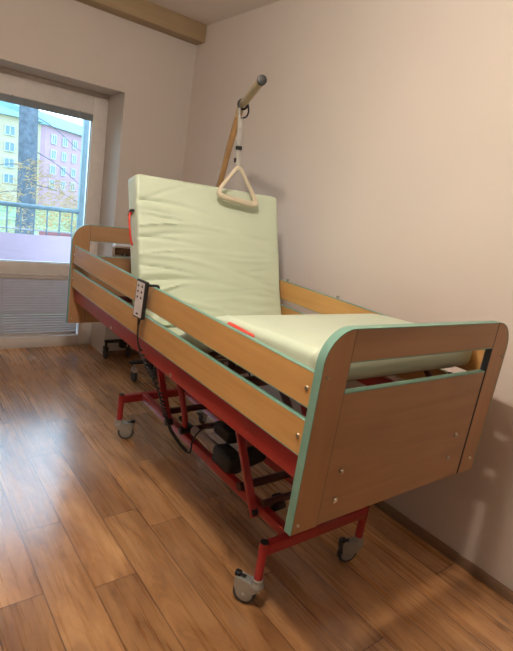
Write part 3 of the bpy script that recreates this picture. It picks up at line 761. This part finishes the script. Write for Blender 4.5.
def tree(name, label, x, y, r0, r1, ztop, branches, crowns, seed, mat):
    root = empty(name, (x, y, -4.5)); tag(root, label, 'tree')
    inv = Matrix.Translation(-Vector(root.location))
    random.seed(seed)
    n = 12; pts = [(x+random.uniform(-.03, .03), y, -4.5+(ztop+4.5)*i/n) for i in range(n+1)]
    bm = bmesh.new(); tube(bm, smooth_path(pts, 2), [r0+(r1-r0)*i/(2*n) for i in range(2*n+1)], 16); obj('trunk', bm, M_bark, root).matrix_parent_inverse = inv
    for (z, dx, dz, dy, rb) in branches:
        p = Vector((x, y, z)); q = p+Vector((dx, dy, dz))
        pt = smooth_path([p, p.lerp(q, .35)+Vector((0, 0, .03*abs(dx))), p.lerp(q, .7)+Vector((0, 0, -.03*abs(dx))), q], 4)
        bm = bmesh.new(); tube(bm, pt, [rb*.6*(1-.8*i/(len(pt)-1)) for i in range(len(pt))], 6); obj('branch', bm, M_bark, root).matrix_parent_inverse = inv
    bm = bmesh.new()
    for i, (c, r, k, ln) in enumerate(crowns):
        merge(bm, twigs(k, c, r, ln, seed+i, zmin=-4.4))
    f = obj('foliage', bm, mat, root); f.matrix_parent_inverse = inv; f['kind'] = 'stuff'
    return root
tree('larch_tree', 'tall larch with thick blue-grey trunk standing close to the balcony', 1.44, 12, .23, .185, 7.5,
     [(2.75, 1.7, -.75, .3, .022), (2.0, 2.0, -1.0, .2, .022), (1.6, -1.4, -.3, -.3, .02), (1.2, 2.2, -.5, .4, .025), (3.3, -1.3, -.55, 0, .018), (1.0, -1.2, -.3, .2, .02), (3.2, 1.2, -.5, 0, .014)],
     [((1.85, 11.8, 1.15), (.9, .6, .32), 330, .17), ((2.3, 12.1, .65), (.8, .6, .45), 520, .17), ((.8, 11.9, .75), (.6, .6, .4), 260, .17), ((1.5, 11.7, .3), (.5, .4, .4), 160, .17), ((1.55, 11.7, 1.55), (.45, .3, .22), 120, .17)], 21, M_needle)
tree('larch_tree', 'bushy ochre larch growing beyond the thick blue-grey trunk', 8.3, 28, .12, .06, 1.0,
     [(-1, 1.2, .2, 0, .04), (-1.5, -1.1, .3, 0, .04)],
     [((7.3, 28, -1.2), (2.2, 1.2, 1.2), 1000, .34), ((8.9, 28, -1.2), (1.8, 1.2, 1.3), 700, .34)], 31, M_needle2)
tree('bare_bush', 'low pale bush on the grass beside the thick blue-grey trunk', 3.1, 27, .08, .04, -1.2,
     [(-2.5, .8, .3, 0, .03)], [((3.2, 27, -1.8), (1.3, 1.0, .8), 420, .34)], 41, M_needle2)

def building(name, label, origin, ang, width, ncols, xs, eave, zbase, rows, mat, roof_h, depth=14, wsz=(1.5, 1.45), band=None):
    """facade along local +x from origin, front towards local -y"""
    root = empty(name, (origin[0], origin[1], zbase), ang); tag(root, label, 'building')
    h = eave-zbase
    bm = bmesh.new(); box(bm, (0, 0, 0), (width, depth, h)); obj('walls', bm, mat, root)
    if band:
        for (xa, xb, m_) in band:
            bm = bmesh.new(); box(bm, (xa, -.12, 0), (xb, .02, h-.05)); obj('render_panel', bm, m_, root)
    bm = bmesh.new()
    a = [(-.5, -.7, h), (width+.5, -.7, h), (width+.5, depth+.7, h), (-.5, depth+.7, h)]
    r = [(-.5 + .3, depth/2, h+roof_h), (width+.2, depth/2, h+roof_h)]
    va = [bm.verts.new(p) for p in a]; vr = [bm.verts.new(p) for p in r]
    bm.faces.new((va[0], va[1], vr[1], vr[0])); bm.faces.new((va[2], va[3], vr[0], vr[1])); bm.faces.new((va[1], va[2], vr[1])); bm.faces.new((va[3], va[0], vr[0])); bm.faces.new(va[::-1])
    obj('roof', bm, M_roof, root)
    for z in rows:
        for x in xs:
            zz = z-zbase
            bm = bmesh.new(); ring(bm, x-wsz[0]/2, x+wsz[0]/2, zz-wsz[1]/2, zz+wsz[1]/2, .13, -.2, -.02, 0)
            box(bm, (x-.06, -.2, zz-wsz[1]/2), (x+.06, -.02, zz+wsz[1]/2)); f = obj('window', bm, M_winf, root)
            bm = bmesh.new(); box(bm, (x-wsz[0]/2+.1, -.14, zz-wsz[1]/2+.1), (x+wsz[0]/2-.1, -.1, zz+wsz[1]/2-.1)); obj('pane', bm, M_pane, f)
    return root
rows = [6.3, 3.95, 1.6, -.75]
building('apartment_building', 'pink apartment block with rows of small windows and a blue-grey roof', (20.6, 85), math.radians(45), 30, 8, [2.2, 5.6, 9.0, 12.6, 16.2, 19.8, 23.4], 8.1, -6, rows, M_pink, 3.0)
building('apartment_building', 'cream and lilac apartment block partly hidden by the thick tree trunk', (3, 85.6), 0, 17.8, 5, [2.5, 6.3, 9.4, 12.6], 8.4, -6, rows, M_yel, 2.6, band=[(0, 4.2, M_lil), (7.9, 11.0, M_lil)])

# ------------------------------------------------------------------ light
w = bpy.data.worlds.new('overcast'); scn.world = w; w.use_nodes = True
nt = w.node_tree; bg = nt.nodes['Background']
tc = N(nt, 'ShaderNodeTexCoord'); sp = N(nt, 'ShaderNodeSeparateXYZ'); nt.links.new(tc.outputs['Generated'], sp.inputs[0])
nt.links.new(ramp(nt, sp.outputs['Z'], [(0, (.70, .90, 1.0)), (.35, (.62, .82, 1.0)), (1, (.5, .72, 1.0))]), bg.inputs[0])
bg.inputs[1].default_value = 5.2
for dx, e in ((-.025, 45), (.025, 45)):
    l = bpy.data.lights.new('ceiling lamp', 'POINT'); l.energy = e; l.color = (1, .88, .75); l.shadow_soft_size = .05
    o = bpy.data.objects.new('ceiling lamp', l); col.objects.link(o); o.location = (-1.12, .15+dx, 2.68)

# ------------------------------------------------------------------ camera
yaw, pit, roll = -0.6841570664809572, -0.24281254006740546, 0.15692568885795713
f = Vector((-math.sin(yaw)*math.cos(pit), math.cos(yaw)*math.cos(pit), math.sin(pit)))
rt = Vector((math.cos(yaw), math.sin(yaw), 0)); up = rt.cross(f)
r2 = rt*math.cos(roll)+up*math.sin(roll); u2 = -rt*math.sin(roll)+up*math.cos(roll)
cam = bpy.data.cameras.new('camera'); co = bpy.data.objects.new('camera', cam); col.objects.link(co)
cam.sensor_fit = 'HORIZONTAL'; cam.sensor_width = 36; cam.lens = 36*492.2986/513; cam.clip_start = .05; cam.clip_end = 500
m = Matrix((r2, u2, -f)).transposed().to_4x4(); m.translation = Vector((-1.48206346, -0.86664699, 1.57899312)); co.matrix_world = m
scn.camera = co
scn.view_settings.view_transform = 'Standard'
scn.view_settings.look = 'None'
